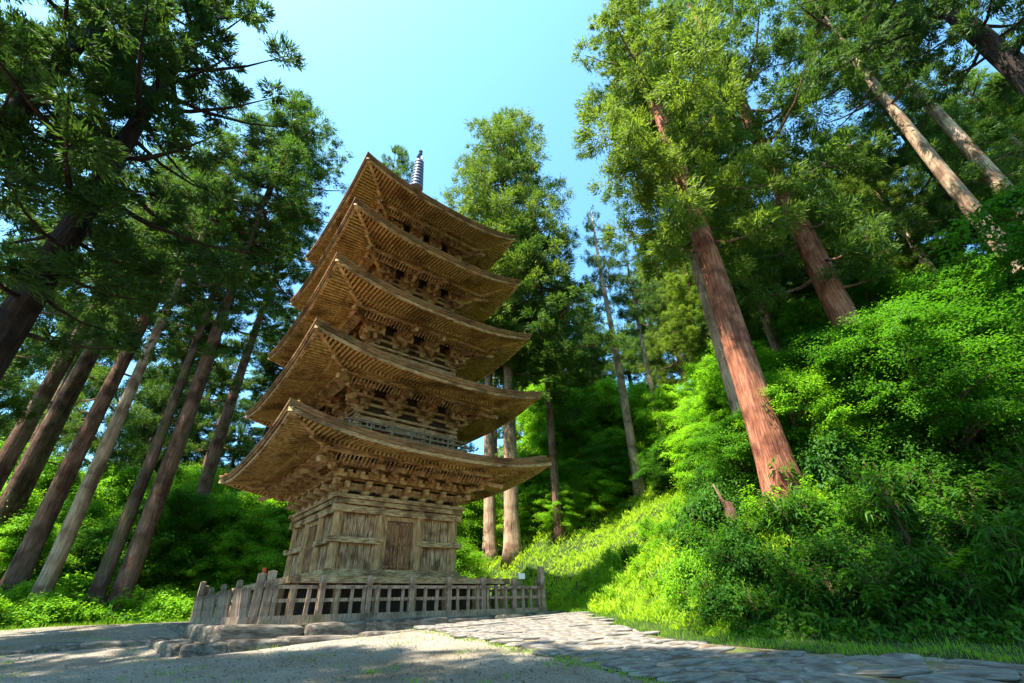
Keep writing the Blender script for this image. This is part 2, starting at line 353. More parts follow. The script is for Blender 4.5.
# pagoda frame: origin, axes
PC = np.array([-6.257, 20.67]); PSI = .6973; PZ = 1.40
def loc2w(x, y): return PC+np.array([cos(PSI)*x-sin(PSI)*y, sin(PSI)*x+cos(PSI)*y])
PATH_L = np.array([(-3.3,15.6),(-.9,12.3),(1.4,8.6),(2.6,6.4),(5.5,3.0)]); PATH_R = np.array([(2.5,19.5),(2.7,14.6),(3.4,11.4),(5.6,9.0),(10.5,6.0)])
def path_pt(u, v):
    def interp(P, v):
        k = v*(len(P)-1); i = min(int(k), len(P)-2); return P[i]+(P[i+1]-P[i])*(k-i)
    return interp(PATH_L, v)*(1-u)+interp(PATH_R, v)*u
pm = MB(); nu, nv = 16, 40; vv = []
for j in range(nv+1):
    for i in range(nu+1):
        p = path_pt(i/nu, j/nv); e = .0 if 0 < i < nu and 0 < j < nv else -.08
        vv.append((p[0], p[1], Hs(*p)+.075+e+.01*float(bumps(p[0], p[1], 2.))))
pm.add(vv, [(j*(nu+1)+i, j*(nu+1)+i+1, (j+1)*(nu+1)+i+1, (j+1)*(nu+1)+i) for j in range(nv) for i in range(nu)])
tag(pm.build('path', M['earth'], smooth=True), kind='structure')

# ------------------------------------------------------------------ stones
def stone_mesh(seed, w_, d_, h_, p=3.2, rough=.05, flat=False):
    bm = bmesh.new(); bmesh.ops.create_cube(bm, size=2); bmesh.ops.subdivide_edges(bm, edges=bm.edges, cuts=5, use_grid_fill=True)
    r = random.Random(seed); ph = [r.uniform(0, 6.28) for _ in range(6)]
    sk_ = r.uniform(-.18, .18); tp = r.uniform(-.15, .15)
    for v in bm.verts:
        c = v.co; n_ = (abs(c.x)**p+abs(c.y)**p+abs(c.z)**(p+1))**(1/p); c /= n_
        q = 1+rough*(sin(c.x*4+ph[0])+sin(c.y*5+ph[1])+sin((c.x+c.y)*3+ph[2])+.6*sin(c.x*11+c.z*7+ph[3])+.5*sin(c.y*13+ph[4]))
        c.x *= q; c.y *= q; c.x += sk_*c.y; c.y += tp*c.x*c.y
        c.z *= 1+rough*.7*sin(c.x*6+ph[5]+c.y*5)
        c.x *= w_/2; c.y *= d_/2; c.z *= h_/2
    me = bpy.data.meshes.new('stone'); bm.to_mesh(me); bm.free()
    me.polygons.foreach_set('use_smooth', [True]*len(me.polygons)); return me
flag_meshes = [stone_mesh(40+i, 1, 1, 1, 4.5, .045) for i in range(10)]
for m_ in flag_meshes: m_.materials.append(M['flag'])
k = 0; v = .0; row = 0
while v < 1:
    near = v > .55
    dv = (.036 if not near else .045)*random.uniform(.85, 1.15)
    L = path_pt(0, min(v, 1)); Rr = path_pt(1, min(v, 1)); wid = float(np.linalg.norm(Rr-L))
    nxt = np.linalg.norm(path_pt(.5, min(v+dv, 1))-path_pt(.5, v))
    x = random.uniform(0, .3)
    while x < wid-.15:
        sw = random.uniform(.5, .95)*(1.1 if near else 1)
        if x+sw > wid+.1: break
        u = (x+sw/2)/wid; p = path_pt(min(u, 1), min(v+dv/2, 1)); dr = (Rr-L)/wid
        if p[1] > 3.5:
            o = link('paving_stone', flag_meshes[random.randrange(10)])
            o.location = (p[0]+random.uniform(-.03, .03), p[1]+random.uniform(-.03, .03), Hs(*p)+.05)
            o.rotation_euler = (random.uniform(-.02, .02)+.06, random.uniform(-.02, .02), math.atan2(dr[1], dr[0])+random.uniform(-.2, .2)+random.choice([0, pi]))
            o.scale = (sw*1.05, max(nxt*1.08, .3), .10)
            tag(o, 'irregular grey flagstone laid in the curving paved path beside the pagoda', 'paving stone', 'flagstones of the paved path'); k += 1
        x += sw*1.01
    v += dv
big = [(835,676,1.0,.6,'large flat oval flagstone at the near edge of the path, biggest of them'), (903,663,.7,.45,'pale flat stone lying alone at the grass edge right of the path')]
def ground_at(px, py, k=.06):
    r = ray(px, py); return EYE+r*(EYE[2]/(k*r[1]-r[2]))
for px, py, a, b, lb in big:
    p = ground_at(px, py); o = link('flat_stone', stone_mesh(px, a, b, .22, 2.6, .05)); o.data.materials.append(M['flag']); o.location = (p[0], p[1], Hs(p[0], p[1])+.02); o.rotation_euler = (.05, 0, .5)
    tag(o, lb, 'stone')

rotp = empty  # (kept short)
step_meshes = [stone_mesh(80+i, 1, 1, 1, 9, .035) for i in range(9)]
for m_ in step_meshes: m_.materials.append(M['stone'])
def stone_row(a, b, ztop, hgt, dep, lab, group, name='kerb_stone', zb=None):
    a = np.array(a, float); b = np.array(b, float); L = np.linalg.norm(b-a); d = (b-a)/L; x = 0
    while x < L-.1:
        s_ = min(random.uniform(.8, 2.1), L-x+.05)
        p = a+d*(x+s_/2); o = link(name, step_meshes[random.randrange(9)])
        zt_ = ztop(p) if callable(ztop) else ztop
        o.location = (p[0]+random.uniform(-.05, .05), p[1]+random.uniform(-.05, .05), zt_-hgt/2+random.uniform(-.03, .02))
        o.rotation_euler = (random.uniform(-.06, .06), random.uniform(-.05, .05), math.atan2(d[1], d[0])+random.uniform(-.08, .08))
        o.scale = (s_*1.04, dep*random.uniform(.85, 1.15), hgt*random.uniform(.95, 1.1)); tag(o, lab, 'stone', group)
        x += s_
stone_row(loc2w(-6.7, -6.35), loc2w(-.9, -6.15), lambda p: .95, .40, .5, 'rough grey stone edging the lower step before the pagoda fence', 'stones of the lower step')
stone_row(loc2w(-5.9, -5.55), loc2w(5.6, -5.5), 1.235, .42, .5, 'rough grey stone edging the upper step under the front fence', 'stones of the upper step')
stone_row(loc2w(-6.7, -6.3), loc2w(-6.9, -2.6), 0.97, .40, .5, 'weathered stone in the left edge of the lower terrace', 'stones of the lower terrace side')
stone_row(loc2w(-5.9, -5.5), loc2w(-6.0, 5), 1.235, .42, .5, 'weathered stone along the foot of the left fence', 'stones under the left fence')
stone_row((-9.4, 14.0), (-11.8, 13.0), lambda p: Hs(*p)+.16, .3, .4, 'low rough kerb stone between gravel and lit yard at left', 'kerb stones at the left of the yard')
stone_row((-11.9, 13.0), (-20, 10.0), lambda p: Hs(*p)+.15, .3, .4, 'low rough kerb stone between gravel and lit yard at left', 'kerb stones at the left of the yard')
def slab(name, pts, z0, z1, mat):
    m_ = MB(); q = [loc2w(*p) for p in pts]; n_ = len(q)
    m_.add([(p[0], p[1], z0) for p in q]+[(p[0], p[1], z1) for p in q], [tuple(range(n_, 2*n_))]+[(i, (i+1) % n_, n_+(i+1) % n_, n_+i) for i in range(n_)])
    return tag(m_.build(name, mat), kind='structure')
slab('lower_terrace', [(-6.6,-6.25),(-.9,-6.1),(-.9,-5.4),(-6,-5.4),(-6,6),(-6.8,6)], .3, .905, M['earth'])
slab('upper_terrace', [(-5.85,-5.45),(5.7,-5.4),(5.7,6.3),(-5.9,6.3)], .3, 1.20, M['earth'])

# ------------------------------------------------------------------ pagoda
E_ = [5.68, 5.44, 5.22, 4.93, 4.79]
ZT = [5.746, 9.005, 12.383, 16.05, 19.52]
A_ = [2.48, 2.34, 2.2, 2.02, 1.86]
LIFT = [.62, .66, .70, .74, .78]
TH = .17
pagoda = empty('pagoda', (PC[0], PC[1], PZ), PSI, 'tall weathered brown wooden pagoda with five stacked curved roofs and a ringed metal spire', 'pagoda')
def rk(k):
    c, s = [(1, 0), (0, 1), (-1, 0), (0, -1)][k]
    return lambda p: (c*p[0]-s*p[1], s*p[0]+c*p[1], p[2])
def lift(i, t, r):
    e = E_[i]; rp = A_[i]+.9
    s = min(abs(t)/max(r, .01), 1.02); gq = max(min((r-rp)/(e-rp), 1.05), 0)
    return LIFT[i]*(s**2.6)*(gq**1.2)
def zmid(i): return ZT[i]-LIFT[i]-TH-.10        # underside of the eave at mid side
def zund(i, t, r):
    e = E_[i]; x = e-r
    z = zmid(i)+.10+(.10*x if x < 1.25 else .125+(x-1.25)*.30)
    return z+lift(i, t, r)
def ztop(i, t, r):
    e = E_[i]; rin = .3 if i == 4 else A_[i+1]+.2; h = 2.5 if i == 4 else 1.05
    q = max(min((e-r)/(e-rin), 1), 0)
    return zmid(i)+.10+TH+.10+h*(.45*q+.55*q**1.9)+lift(i, t, r)
for i in range(5):
    e, a = E_[i], A_[i]; rin = .3 if i == 4 else A_[i+1]+.2
    # roof shell: top skin, thick edge, underside boarding
    mb = MB(); nu, nr = 28, 9; rp = a+.05
    for k in range(4):
        R_ = rk(k); vt = []; vb = []
        for j in range(nr+1):
            r1 = e-(e-rin)*j/nr; r2 = (e-.12)-(e-.12-rp)*j/nr
            for q in range(nu+1):
                s = -1+2*q/nu
                vt.append(R_((s*r1, -r1, ztop(i, s*r1, r1)))); vb.append(R_((s*r2, -r2, zund(i, s*r2, r2)+.07)))
        F_ = [(j*(nu+1)+q, j*(nu+1)+q+1, (j+1)*(nu+1)+q+1, (j+1)*(nu+1)+q) for j in range(nr) for q in range(nu)]
        mb.add(vt, F_); mb.add(vb, [f[::-1] for f in F_])
        # edge: two stepped courses of shingle
        ed = []
        for q in range(nu+1):
            s = -1+2*q/nu; zt_ = ztop(i, s*e, e)
            for rr_, zz in ((e, zt_), (e-.02, zt_-.09), (e-.05, zt_-.09), (e-.06, zt_-.20), (e-.12, zt_-.20), (e-.12, zund(i, s*(e-.12), e-.12)+.07)):
                ed.append(R_((s*rr_, -rr_, zz)))
        mb.add(ed, [(q*6+c, (q+1)*6+c, (q+1)*6+c+1, q*6+c+1) for q in range(nu) for c in range(5)])
    roof = mb.build('roof', M['bark_roof'], pagoda)
    # underside boards
    # eave boards (pale batten below the shingles)
    mb = MB()
    for k in range(4):
        R_ = rk(k)
        for r0, dz, hh, ww in ((e-.13, -.07, .20, .10), (e-1.32, -.05, .13, .14)):
            P = []
            for q in range(nu+1):
                s = -1+2*q/nu; z = zund(i, s*r0, r0)+dz
                P += [R_((s*r0, -r0, z)), R_((s*r0, -r0, z+hh)), R_((s*(r0-ww), -(r0-ww), z+hh)), R_((s*(r0-ww), -(r0-ww), z))]
            mb.add(P, [(q*4+c, (q+1)*4+c, (q+1)*4+(c+1) % 4, q*4+(c+1) % 4) for q in range(nu) for c in range(4)])
    mb.build('eave_board', M['wood_h'], roof)
    # rafters: flying rafters outside, base rafters inside; one mesh per side
    for k in range(4):
        R_ = rk(k); mb = MB(); sp = .168; nn = int((e-.25)/sp)
        for q in range(-nn, nn+1):
            t = q*sp
            o0 = e-.22; o1 = max(e-1.5, abs(t)+.05)
            if o0-o1 > .12:
                mb.bar(R_((t, -o0, zund(i, t, o0)-.03)), R_((t, -o1, zund(i, t, o1)-.03)), .072, .10)
            i0 = e-1.24; i1 = max(a+.1, abs(t)+.05)
            if i0-i1 > .12:
                mb.bar(R_((t, -i0, zund(i, t, i0)-.10)), R_((t, -i1, zund(i, t, i1)-.10)), .082, .13)
        mb.build('rafters', M['wood_y'], roof)
    # hip rafters
    for k in range(4):
        R_ = rk(k); mb = MB()
        for (ra, rb, dz, hh) in ((e-.10, e-1.5, -.02, .15), (e-1.15, a+.1, -.12, .24)):
            P = [R_((-r, -r, zund(i, r, r)+dz)) for r in np.linspace(ra, rb, 5)]
            for p, q in zip(P[:-1], P[1:]): mb.bar(p, q, .15, hh)
        mb.build('hip_rafter', M['wood_h'], roof)
    # ridge beads on the hips of the top skin
    for k in range(4):
        mb = MB()
        R_ = rk(k); P = [R_((-r, -r, ztop(i, r, r)+.04)) for r in np.linspace(e-.25, rin, 7)]
        for p, q in zip(P[:-1], P[1:]): mb.bar(p, q, .22, .10)
        mb.build('hip_ridge', M['bark_roof'], roof)
    # ---- storey wall
    zb_ = 1.16 if i == 0 else ztop(i-1, 0, A_[i]+.2)-.15
    zt_ = 3.537 if i == 0 else zmid(i)-.92
    mb = MB(); mb.box(-a+.12, a-.12, -a+.12, a-.12, zb_, zund(i, 0, a+.1)+.1)
    wall = mb.build('storey_wall', M['dark_wood'], pagoda)
    pil = MB(); pr = .17 if i == 0 else .14; pil.lathe([(pr, zb_), (pr, zt_)], 14)
    pm_ = None
    for k in range(4):
        for q in (-1, -1/3, 1/3):
            p = rk(k)((q*a, -a, 0))
            if pm_ is None: o = pil.build('pillar', M['wood_v'], wall, smooth=False); pm_ = o.data
            else: o = link('pillar', pm_, wall)
            o.location = (p[0], p[1], 0)
    # beams round the wall
    mb = MB()
    def ring(r, z0, z1, w_=.14, ext=.12):
        for k in range(4):
            mb.box(-r-ext, r+ext, -r-w_/2, -r+w_/2, z0+(.004 if k % 2 else 0), z1-(.004 if k % 2 else 0), rk(k))
    if i == 0:
        ring(a+.12, zb_, zb_+.19, .26, .13); ring(a+.08, zt_-.30, zt_-.06, .2, .22); ring(a+.02, zt_-.02, zt_+.14, .5, .25)
        ring(a+.20, zt_+.165, zt_+.30, .24, .2)
    else:
        ring(a+.05, zt_-.26, zt_-.08, .16, .12); ring(a, zt_, zt_+.11, .4, .1); ring(a+.05, zb_+.45, zb_+.55, .16, .1)
    mb.build('beam', M['wood_h'], wall)
    # panels and doors of each face
    for k in range(4):
        R_ = rk(k)
        if i == 0:
            for s in (-1, 1):            # side bays: vertical boards, waist beam, lower boards
                x0, x1 = (-a+.17, -a/3-.17) if s < 0 else (a/3+.17, a-.17)
                m2 = MB()
                nb = 6
                for b_ in range(nb):
                    xa = x0+(x1-x0)*b_/nb; xb = x0+(x1-x0)*(b_+1)/nb-.012; dep = a-.02-.02*(b_ % 2)-random.uniform(0, .015)
                    m2.box(xa, xb, -dep, -a+.13, zb_+1.22, zt_-.3, R_)
                for b_ in range(4):
                    xa = x0+(x1-x0)*b_/4; xb = x0+(x1-x0)*(b_+1)/4-.015; m2.box(xa, xb, -a+.01+.02*(b_ % 2), -a+.13, zb_+.18, zb_+1.06, R_)
                m2.build('panel', M['panel_wood'], wall)
                m2 = MB(); xa, xb = (-a-.32, -a/3+.1) if s < 0 else (a/3-.1, a+.32)
                m2.box(xa, xb, -a-.20+(.004 if k % 2 else 0), -a+.1, zb_+1.04+(.004 if k % 2 else 0), zb_+1.23-(.004 if k % 2 else 0), R_); m2.build('waist_beam', M['wood_h'], wall)
                for xq in (x0, x1-.07):
                    m2 = MB(); m2.box(xq, xq+.07, -a-.03, -a+.1, zb_+.19, zt_-.3, R_); m2.build('panel_frame', M['wood_v'], wall)
            m2 = MB(); m2.box(-a/3+.13, -a/3+.27, -a-.07, -a+.1, zb_+.19, zt_-.31, R_); m2.box(a/3-.27, a/3-.13, -a-.07, -a+.1, zb_+.19, zt_-.31, R_)
            m2.box(-a/3+.27, a/3-.27, -a-.065, -a+.1, zt_-.47, zt_-.312, R_); m2.build('door_frame', M['wood_v'], wall)
            for s in (-1, 1):
                m2 = MB(); xa, xb = (-a/3+.28, -.012) if s < 0 else (.012, a/3-.28)
                m2.box(xa, xb, -a+.0, -a+.1, zb_+.20, zt_-.48, R_)
                for zz in (zb_+.26, zb_+1.05, zt_-.60): m2.box(xa+.0, xb-.0, -a-.025, -a+.001, zz, zz+.08, R_)
                m2.build('door', M['door_wood'], wall)
        else:
            m2 = MB(); m2.box(-a/3+.14, a/3-.14, -a-.0, -a+.13, zb_+.1, zt_-.1, R_)
            m2.build('panel', M['panel_wood'], wall)
            # mullions of the dark side bays
            m2 = MB()
            for s in (-1, 1):
                for b_ in range(5):
                    x = s*(a/3+.2+(a*2/3-.4)*b_/4); m2.box(x-.025, x+.025, -a-.01, -a+.13, zb_+.3, zt_-.2, R_)
            m2.build('lattice', M['wood_v'], wall)
    # ---- bracket sets: three steps
    zp = zund(i, 0, a+1.35)-.22; z0 = zt_+.12 if i else zt_+.31
    hz = (zp-z0)/3.0
    def block(m2, x, y, z, w1=.20, h1=.13, M_=None):
        w0 = w1*.62
        vsb = [(x+sx*q, y+sy*q, zz) for zz, q in ((z, w0/2), (z+h1*.45, w1/2), (z+h1, w1/2)) for sx, sy in ((-1,-1),(1,-1),(1,1),(-1,1))]
        if M_: vsb = [M_(p) for p in vsb]
        m2.add(vsb, [(3,2,1,0),(8,9,10,11)]+[(l*4+q, l*4+(q+1) % 4, (l+1)*4+(q+1) % 4, (l+1)*4+q) for l in (0, 1) for q in range(4)])
    def cluster(diag):
        m2 = MB(); st = .42; hw = [.42, .50, .42]
        Rt = (lambda p: p) if not diag else (lambda p: ((p[0]+p[1])*.7071, (p[1]-p[0])*.7071, p[2]))
        f = 1.414 if diag else 1.
        block(m2, 0, 0, z0, .34, .2)
        for s in range(3):
            z = z0+.16+s*hz; y = -st*(s+1)*f
            m2.add([Rt(p) for p in [(-.07, .1, z), (.07, .1, z), (.07, y-.12, z+.12), (-.07, y-.12, z+.12), (-.07, .1, z+.2), (.07, .1, z+.2), (.07, y-.16, z+.2), (-.07, y-.16, z+.2)]], [(0,3,2,1),(4,5,6,7),(0,1,5,4),(1,2,6,5),(2,3,7,6),(3,0,4,7)])
            # cross arm with curved ends and three bearing blocks
            for lv in range(s+1):
                yy = -st*lv; zz = z0+.16+s*hz+(.0 if lv else 0); h2 = hw[(s+lv) % 3]
                if diag:
                    for ax in (0, 1):
                        pts = [(-h2, yy), (h2, yy)] if ax == 0 else [(yy, -h2), (yy, h2)]
                        if ax == 0: m2.box(-h2+yy*0-.1, h2, yy-.055, yy+.055, zz+.005, zz+.15)
                        else: m2.box(yy-.055, yy+.055, -h2-.1, h2, zz+.008, zz+.147)
                        for q in (-1, 1):
                            bx, by = ((q*(h2-.09), yy) if ax == 0 else (yy, q*(h2-.09))); block(m2, bx, by, zz+.152, .19, .12)
                else:
                    m2.add([(-h2, yy-.055, zz+.07), (-h2+.12, yy-.055, zz), (h2-.12, yy-.055, zz), (h2, yy-.055, zz+.07), (h2, yy-.055, zz+.15), (-h2, yy-.055, zz+.15),
                            (-h2, yy+.055, zz+.07), (-h2+.12, yy+.055, zz), (h2-.12, yy+.055, zz), (h2, yy+.055, zz+.07), (h2, yy+.055, zz+.15), (-h2, yy+.055, zz+.15)],
                           [(0,1,2,3,4,5),(11,10,9,8,7,6)]+[(q, (q+1) % 6+0, (q+1) % 6+6, q+6) for q in range(6)])
                    for q in (-1, 0, 1): block(m2, q*(h2-.1), yy, zz+.152, .19, .12)
            p = Rt((0, -st*(s+1)*f, 0)); block(m2, p[0], p[1], z+.2, .22, .12)
            if not diag and s == 2:
                h2 = .5; m2.box(-h2, h2, -st*3-.055, -st*3+.055, z+.325, z+.44)
        # tail rafter slanting down and out
        y1 = -st*3.2*f; zz = z0+2*hz+.0
        m2.add([Rt(p) for p in [(-.07, 0, zz+.42), (.07, 0, zz+.42), (.07, y1-.25, zz-.12), (-.07, y1-.25, zz-.12), (-.07, 0, zz+.56), (.07, 0, zz+.56), (.07, y1-.3, zz+.05), (-.07, y1-.3, zz+.05)]], [(0,3,2,1),(4,5,6,7),(0,1,5,4),(1,2,6,5),(2,3,7,6),(3,0,4,7)])
        return m2
    band = MB()                          # long purlins carried by the brackets, and the boarded back of the bracket zone
    for k in range(4):
        R_ = rk(k)
        for s in (2,):
            r = a+.42*(s+1); zz = z0+(s+1)*hz+.12+(.003 if k % 2 else 0)
            zz = min(zz, zund(i, 0, r)-.28)
            band.box(-r-.2, r+.2, -r-.06, -r+.06, zz, zz+.14-(.006 if k % 2 else 0), R_)
        for s in range(2):
            zz = z0+.33+s*hz+(.003 if k % 2 else 0); band.box(-a-.1, a+.1, -a-.05, -a+.05, zz, zz+.13, R_)
        # ribbed cove under the eave between the outer purlins
        for q in range(int((2*a+1.6)/.16)):
            x = -a-.8+q*.16; r1, r2 = a+.86, a+1.24
            band.bar(R_((x, -r1, z0+2*hz+.1)), R_((x, -r2, z0+3*hz-.0)), .05, .05)
    bb = band.build('bracket_beam', M['wood_h'], pagoda)
    cm = [None, None]
    for k in range(4):
        for q in ((-1, -2/3, -1/3, 0, 1/3, 2/3) if i == 0 else (-1, -1/3, 1/3)):
            dg = 1 if q == -1 else 0
            if cm[dg] is None: o = cluster(dg).build('bracket_set', M['wood'], bb); cm[dg] = o.data
            else: o = link('bracket_set', cm[dg], bb)
            p = rk(k)((q*a, -a, 0)); o.location = (p[0], p[1], 0); o.rotation_euler = (0, 0, k*pi/2)
    # ---- balcony railing at the foot of upper storeys
    if i:
        m2 = MB(); r = a+.42; zr = ztop(i-1, 0, r)+.02
        for k in range(4):
            R_ = rk(k); o_ = .003*(k % 2)
            for zz in (.10, .30, .50): m2.box(-r-.15, r+.15, -r-.035+o_, -r+.035-o_, zr+zz+o_, zr+zz+.06-o_, R_)
            nP = 7
            for q in range(nP): x = -r+2*r*q/(nP-1)*1.; m2.box(x-.035, x+.035, -r-.03, -r+.03, zr-.2, zr+.5, R_) if q < nP-1 else None
        m2.build('railing', M['rail_grey'], pagoda)
# deck under the first storey
mb = MB(); D = 4.17
for k in range(4):
    mb.box(-D, D, -D, -D+.30, .84+.003*(k % 2), 1.03-.003*(k % 2), rk(k))
for q in range(26):
    x = -D+.3+(2*D-.6)*q/26; mb.box(x, x+(2*D-.6)/26-.012, -D+.3, D-.3, .9, .985)
deck = mb.build('deck', M['wood_h'], pagoda)
mb = MB(); mb.box(-2.95, 2.95, -2.95, 2.95, 1.0, 1.162); mb.build('sill', M['wood_h'], pagoda)
for k in range(4):
    for q in range(6):
        p = rk(k)((-D+.2+(2*D-.4)*q/6, -D+.2, 0)); m2 = MB(); m2.box(-.09, .09, -.09, .09, 0, .86); m2.build('deck_post', M['wood_v'], deck, loc=(p[0], p[1], 0))
mb = MB(); mb.box(-3.3, 3.3, -3.3, 3.3, -.1, .86); mb.build('plinth', M['dark_wood'], pagoda)
# spire
zr = ztop(4, 0, .3)-.1
mb = MB(); mb.box(-.5, .5, -.5, .5, zr-.1, zr+.45); mb.box(-.62, .62, -.62, .62, zr+.45, zr+.53)
mb.lathe([(.44, zr+.53), (.42, zr+.7), (.3, zr+.88), (.1, zr+.95)], 20); mb.lathe([(.1, zr+.9), (.34, zr+1.), (.4, zr+1.08), (.08, zr+1.1)], 16)
mb.lathe([(.075, zr+.9), (.05, 28.5)], 10); sp = mb.build('spire', M['metal_dark'], pagoda)
for q in range(9):
    z = 24.9+.325*q; r = .46-.018*q; mb = MB()
    mb.lathe([(r-.03, z), (r, z), (r, z+.15), (r-.03, z+.15), (r-.03, z)], 22)
    rg = mb.build('ring', M['metal'], pagoda)
    mb = MB(); mb.lathe([(.05, z-.02), (r-.035, z-.02), (r-.035, z+.03), (.05, z+.03)], 22); mb.build('ring_plate', M['metal_dark'], rg)
mb = MB()
for s in range(4):                       # flame-shaped openwork fins
    d = (cos(s*pi/2+.4), sin(s*pi/2+.4))
    P = [(.05, 27.75), (.30, 27.85), (.36, 28.0), (.22, 28.08), (.27, 28.22), (.14, 28.3), (.05, 28.5)]
    nn = len(P); n_ = (-d[1]*.012, d[0]*.012)
    mb.add([(d[0]*r+n_[0]*sg, d[1]*r+n_[1]*sg, z) for sg in (-1, 1) for r, z in P], [tuple(range(nn)), tuple(range(2*nn-1, nn-1, -1))]+[(q, (q+1) % nn, nn+(q+1) % nn, nn+q) for q in range(nn)])
mb.build('flame_finial', M['metal_dark'], sp)
mb = MB(); mb.lathe([(.02, 28.45), (.13, 28.52), (.15, 28.6), (.08, 28.7), (.04, 28.72), (.12, 28.78), (.14, 28.86), (.06, 28.95), (.005, 29.05)], 14); mb.build('jewel', M['metal_dark'], sp)

# ------------------------------------------------------------------ fences
def fence(label, a, b, n, posts, hgt=.92, post_h=1.1, lean=0., broad=.09, rails=(.35, .68), wood='fence_wood', endposts=(1.15, 1.15), group=None):
    a = np.array(a, float); b = np.array(b, float); L = np.linalg.norm(b-a); d = (b-a)/L; w0 = loc2w(*a)
    ang = PSI+math.atan2(d[1], d[0])
    f = empty('wooden_fence', (w0[0], w0[1], PZ-.13), ang, label, 'fence', group)
    m_ = MB(); m_.box(-.1, L+.1, -.13, .13, -.09, .14); m_.build('sill', M[wood], f)
    for q, z in enumerate(rails):
        m_ = MB(); m_.box(.0, L, -.03, .03, z+.1, z+.19); m_.build('rail', M[wood], f)
    ps = []
    for q in range(posts):
        x = L*q/(posts-1); ps.append(x); m_ = MB(); hh = endposts[0] if q == 0 else endposts[1] if q == posts-1 else post_h
        w_ = .095 if q in (0, posts-1) else .075
        m_.box(-w_, w_, -w_, w_, .141, hh+.13); m_.add([(-w_, -w_, hh+.13), (w_, -w_, hh+.13), (w_, w_, hh+.13), (-w_, w_, hh+.13), (0, 0, hh+.15)], [(0,1,4),(1,2,4),(2,3,4),(3,0,4)])
        o = m_.build('post', M[wood], f, loc=(x, 0, 0)); o.rotation_euler = (random.uniform(-.02, .02), random.uniform(-.02, .02), random.uniform(-.1, .1))
    for q in range(n):
        x = L*(q+.5)/n+random.uniform(-.02, .02)
        if min(abs(x-p) for p in ps) < .16: continue
        m_ = MB(); hh = hgt+random.uniform(-.05, .05); bw = broad*random.uniform(.85, 1.2)
        m_.add([(-bw, -.03, .141), (bw, -.03, .141), (bw*.9, -.03, hh), (-bw*.9, -.03, hh+random.uniform(-.03, .03)), (-bw, .03, .141), (bw, .03, .141), (bw*.9, .03, hh), (-bw*.9, .03, hh)],
               [(0,1,2,3),(7,6,5,4),(0,4,5,1),(1,5,6,2),(2,6,7,3),(3,7,4,0)])
        o = m_.build('picket', M[wood], f, loc=(x, -.062 if lean else .062*0-.064, 0)); o.rotation_euler = (lean, random.uniform(-.035, .035), random.uniform(-.08, .08))
    return f
fence('long grey picket fence in front of the pagoda with posts and two rails', (-4.9, -4.96), (5.15, -4.96), 24, 8, .80, 1.0, broad=.05, endposts=(1.08, 1.42))
fence('weathered fence of broad leaning boards along the left side of the pagoda', (-5.12, 4.96), (-5.12, -4.8), 40, 5, .86, .98, lean=.12, broad=.10, endposts=(1.3, 1.02))
fence('short picket fence on the far right side of the pagoda', (5.12, -4.8), (5.12, 4.96), 30, 8, .9, 1.0, broad=.055, endposts=(1.0, 1.2))
fence('picket fence behind the pagoda seen beneath its deck', (4.96, 5.1), (-4.96, 5.1), 30, 8, .86, .98, broad=.055)
p = loc2w(4.35, -4.7); o = empty('notice_board', (p[0], p[1], PZ-.13), PSI, 'small blank white board on a stake behind the fence near its right end', 'sign')
m_ = MB(); m_.box(-.16, .16, -.015, .015, 1.12, 1.32); m_.build('board', M['cloth_white'], o); m_ = MB(); m_.box(-.025, .025, .016, .06, 0, 1.30); m_.build('stake', M['fence_wood'], o)
p = loc2w(-4.75, -3.2); m_ = MB(); m_.tube([(0, 0, 0), (.03, .02, 1.35)], [.06, .06], 12); m_.tube([(.03, .02, 1.35), (.03, .02, 1.42)], [.075, .05], 12)
tag(m_.build('marker_post', M['red'], loc=(p[0], p[1], PZ-.13)), 'slim orange red post standing just behind the left fence', 'post')

# ------------------------------------------------------------------ trees
def finish_crown(name, V, mat, rand_mats=None):
    return quadmesh(name, V, mat)
CV = {}
def cvar(key, fn, mat, bark):
    V, br = fn; me = quadmesh('crown', V, M[mat]); 
    bm_ = bpy.data.meshes.new('branches'); bm_.from_pydata(br.v, [], br.f); bm_.update(); bm_.materials.append(M[bark])
    CV[key] = (me, bm_)
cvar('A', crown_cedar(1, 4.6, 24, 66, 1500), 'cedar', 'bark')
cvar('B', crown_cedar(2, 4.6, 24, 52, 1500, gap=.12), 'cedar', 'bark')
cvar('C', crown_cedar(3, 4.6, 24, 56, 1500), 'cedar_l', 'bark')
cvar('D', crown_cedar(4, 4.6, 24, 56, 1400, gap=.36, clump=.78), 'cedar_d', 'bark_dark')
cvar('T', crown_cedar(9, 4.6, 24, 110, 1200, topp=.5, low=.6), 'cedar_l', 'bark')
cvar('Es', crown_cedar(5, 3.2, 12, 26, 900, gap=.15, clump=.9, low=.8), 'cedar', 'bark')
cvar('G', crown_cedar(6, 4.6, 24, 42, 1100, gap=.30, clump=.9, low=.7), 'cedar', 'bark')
cvar('M1', crown_leafy(11, 2.6, 4.2, 13, 850, .10), 'maple', 'bark')
cvar('M2', crown_leafy(12, 2.6, 4.6, 11, 850, .10), 'maple', 'bark')
cvar('L1', crown_leafy(13, 2.4, 4.0, 11, 800, .105), 'sunlit_leaf', 'bark')
cvar('L2', crown_leafy(14, 2.4, 3.6, 10, 800, .10), 'sunlit_leaf', 'bark')
cvar('S1', crown_leafy(15, 1.0, 1.25, 7, 130, .12, .3, 1.2), 'shrub', 'bark')
cvar('S2', crown_leafy(16, 1.0, 1.0, 6, 140, .11, .3, 1.2), 'shrub', 'bark')
cvar('S3', crown_leafy(17, 1.0, 1.1, 6, 140, .12, .3, 1.2), 'sunlit_leaf', 'bark')
cvar('S4', crown_leafy(18, 1.0, 1.2, 6, 140, .13, .3, 1.2), 'maple', 'bark')
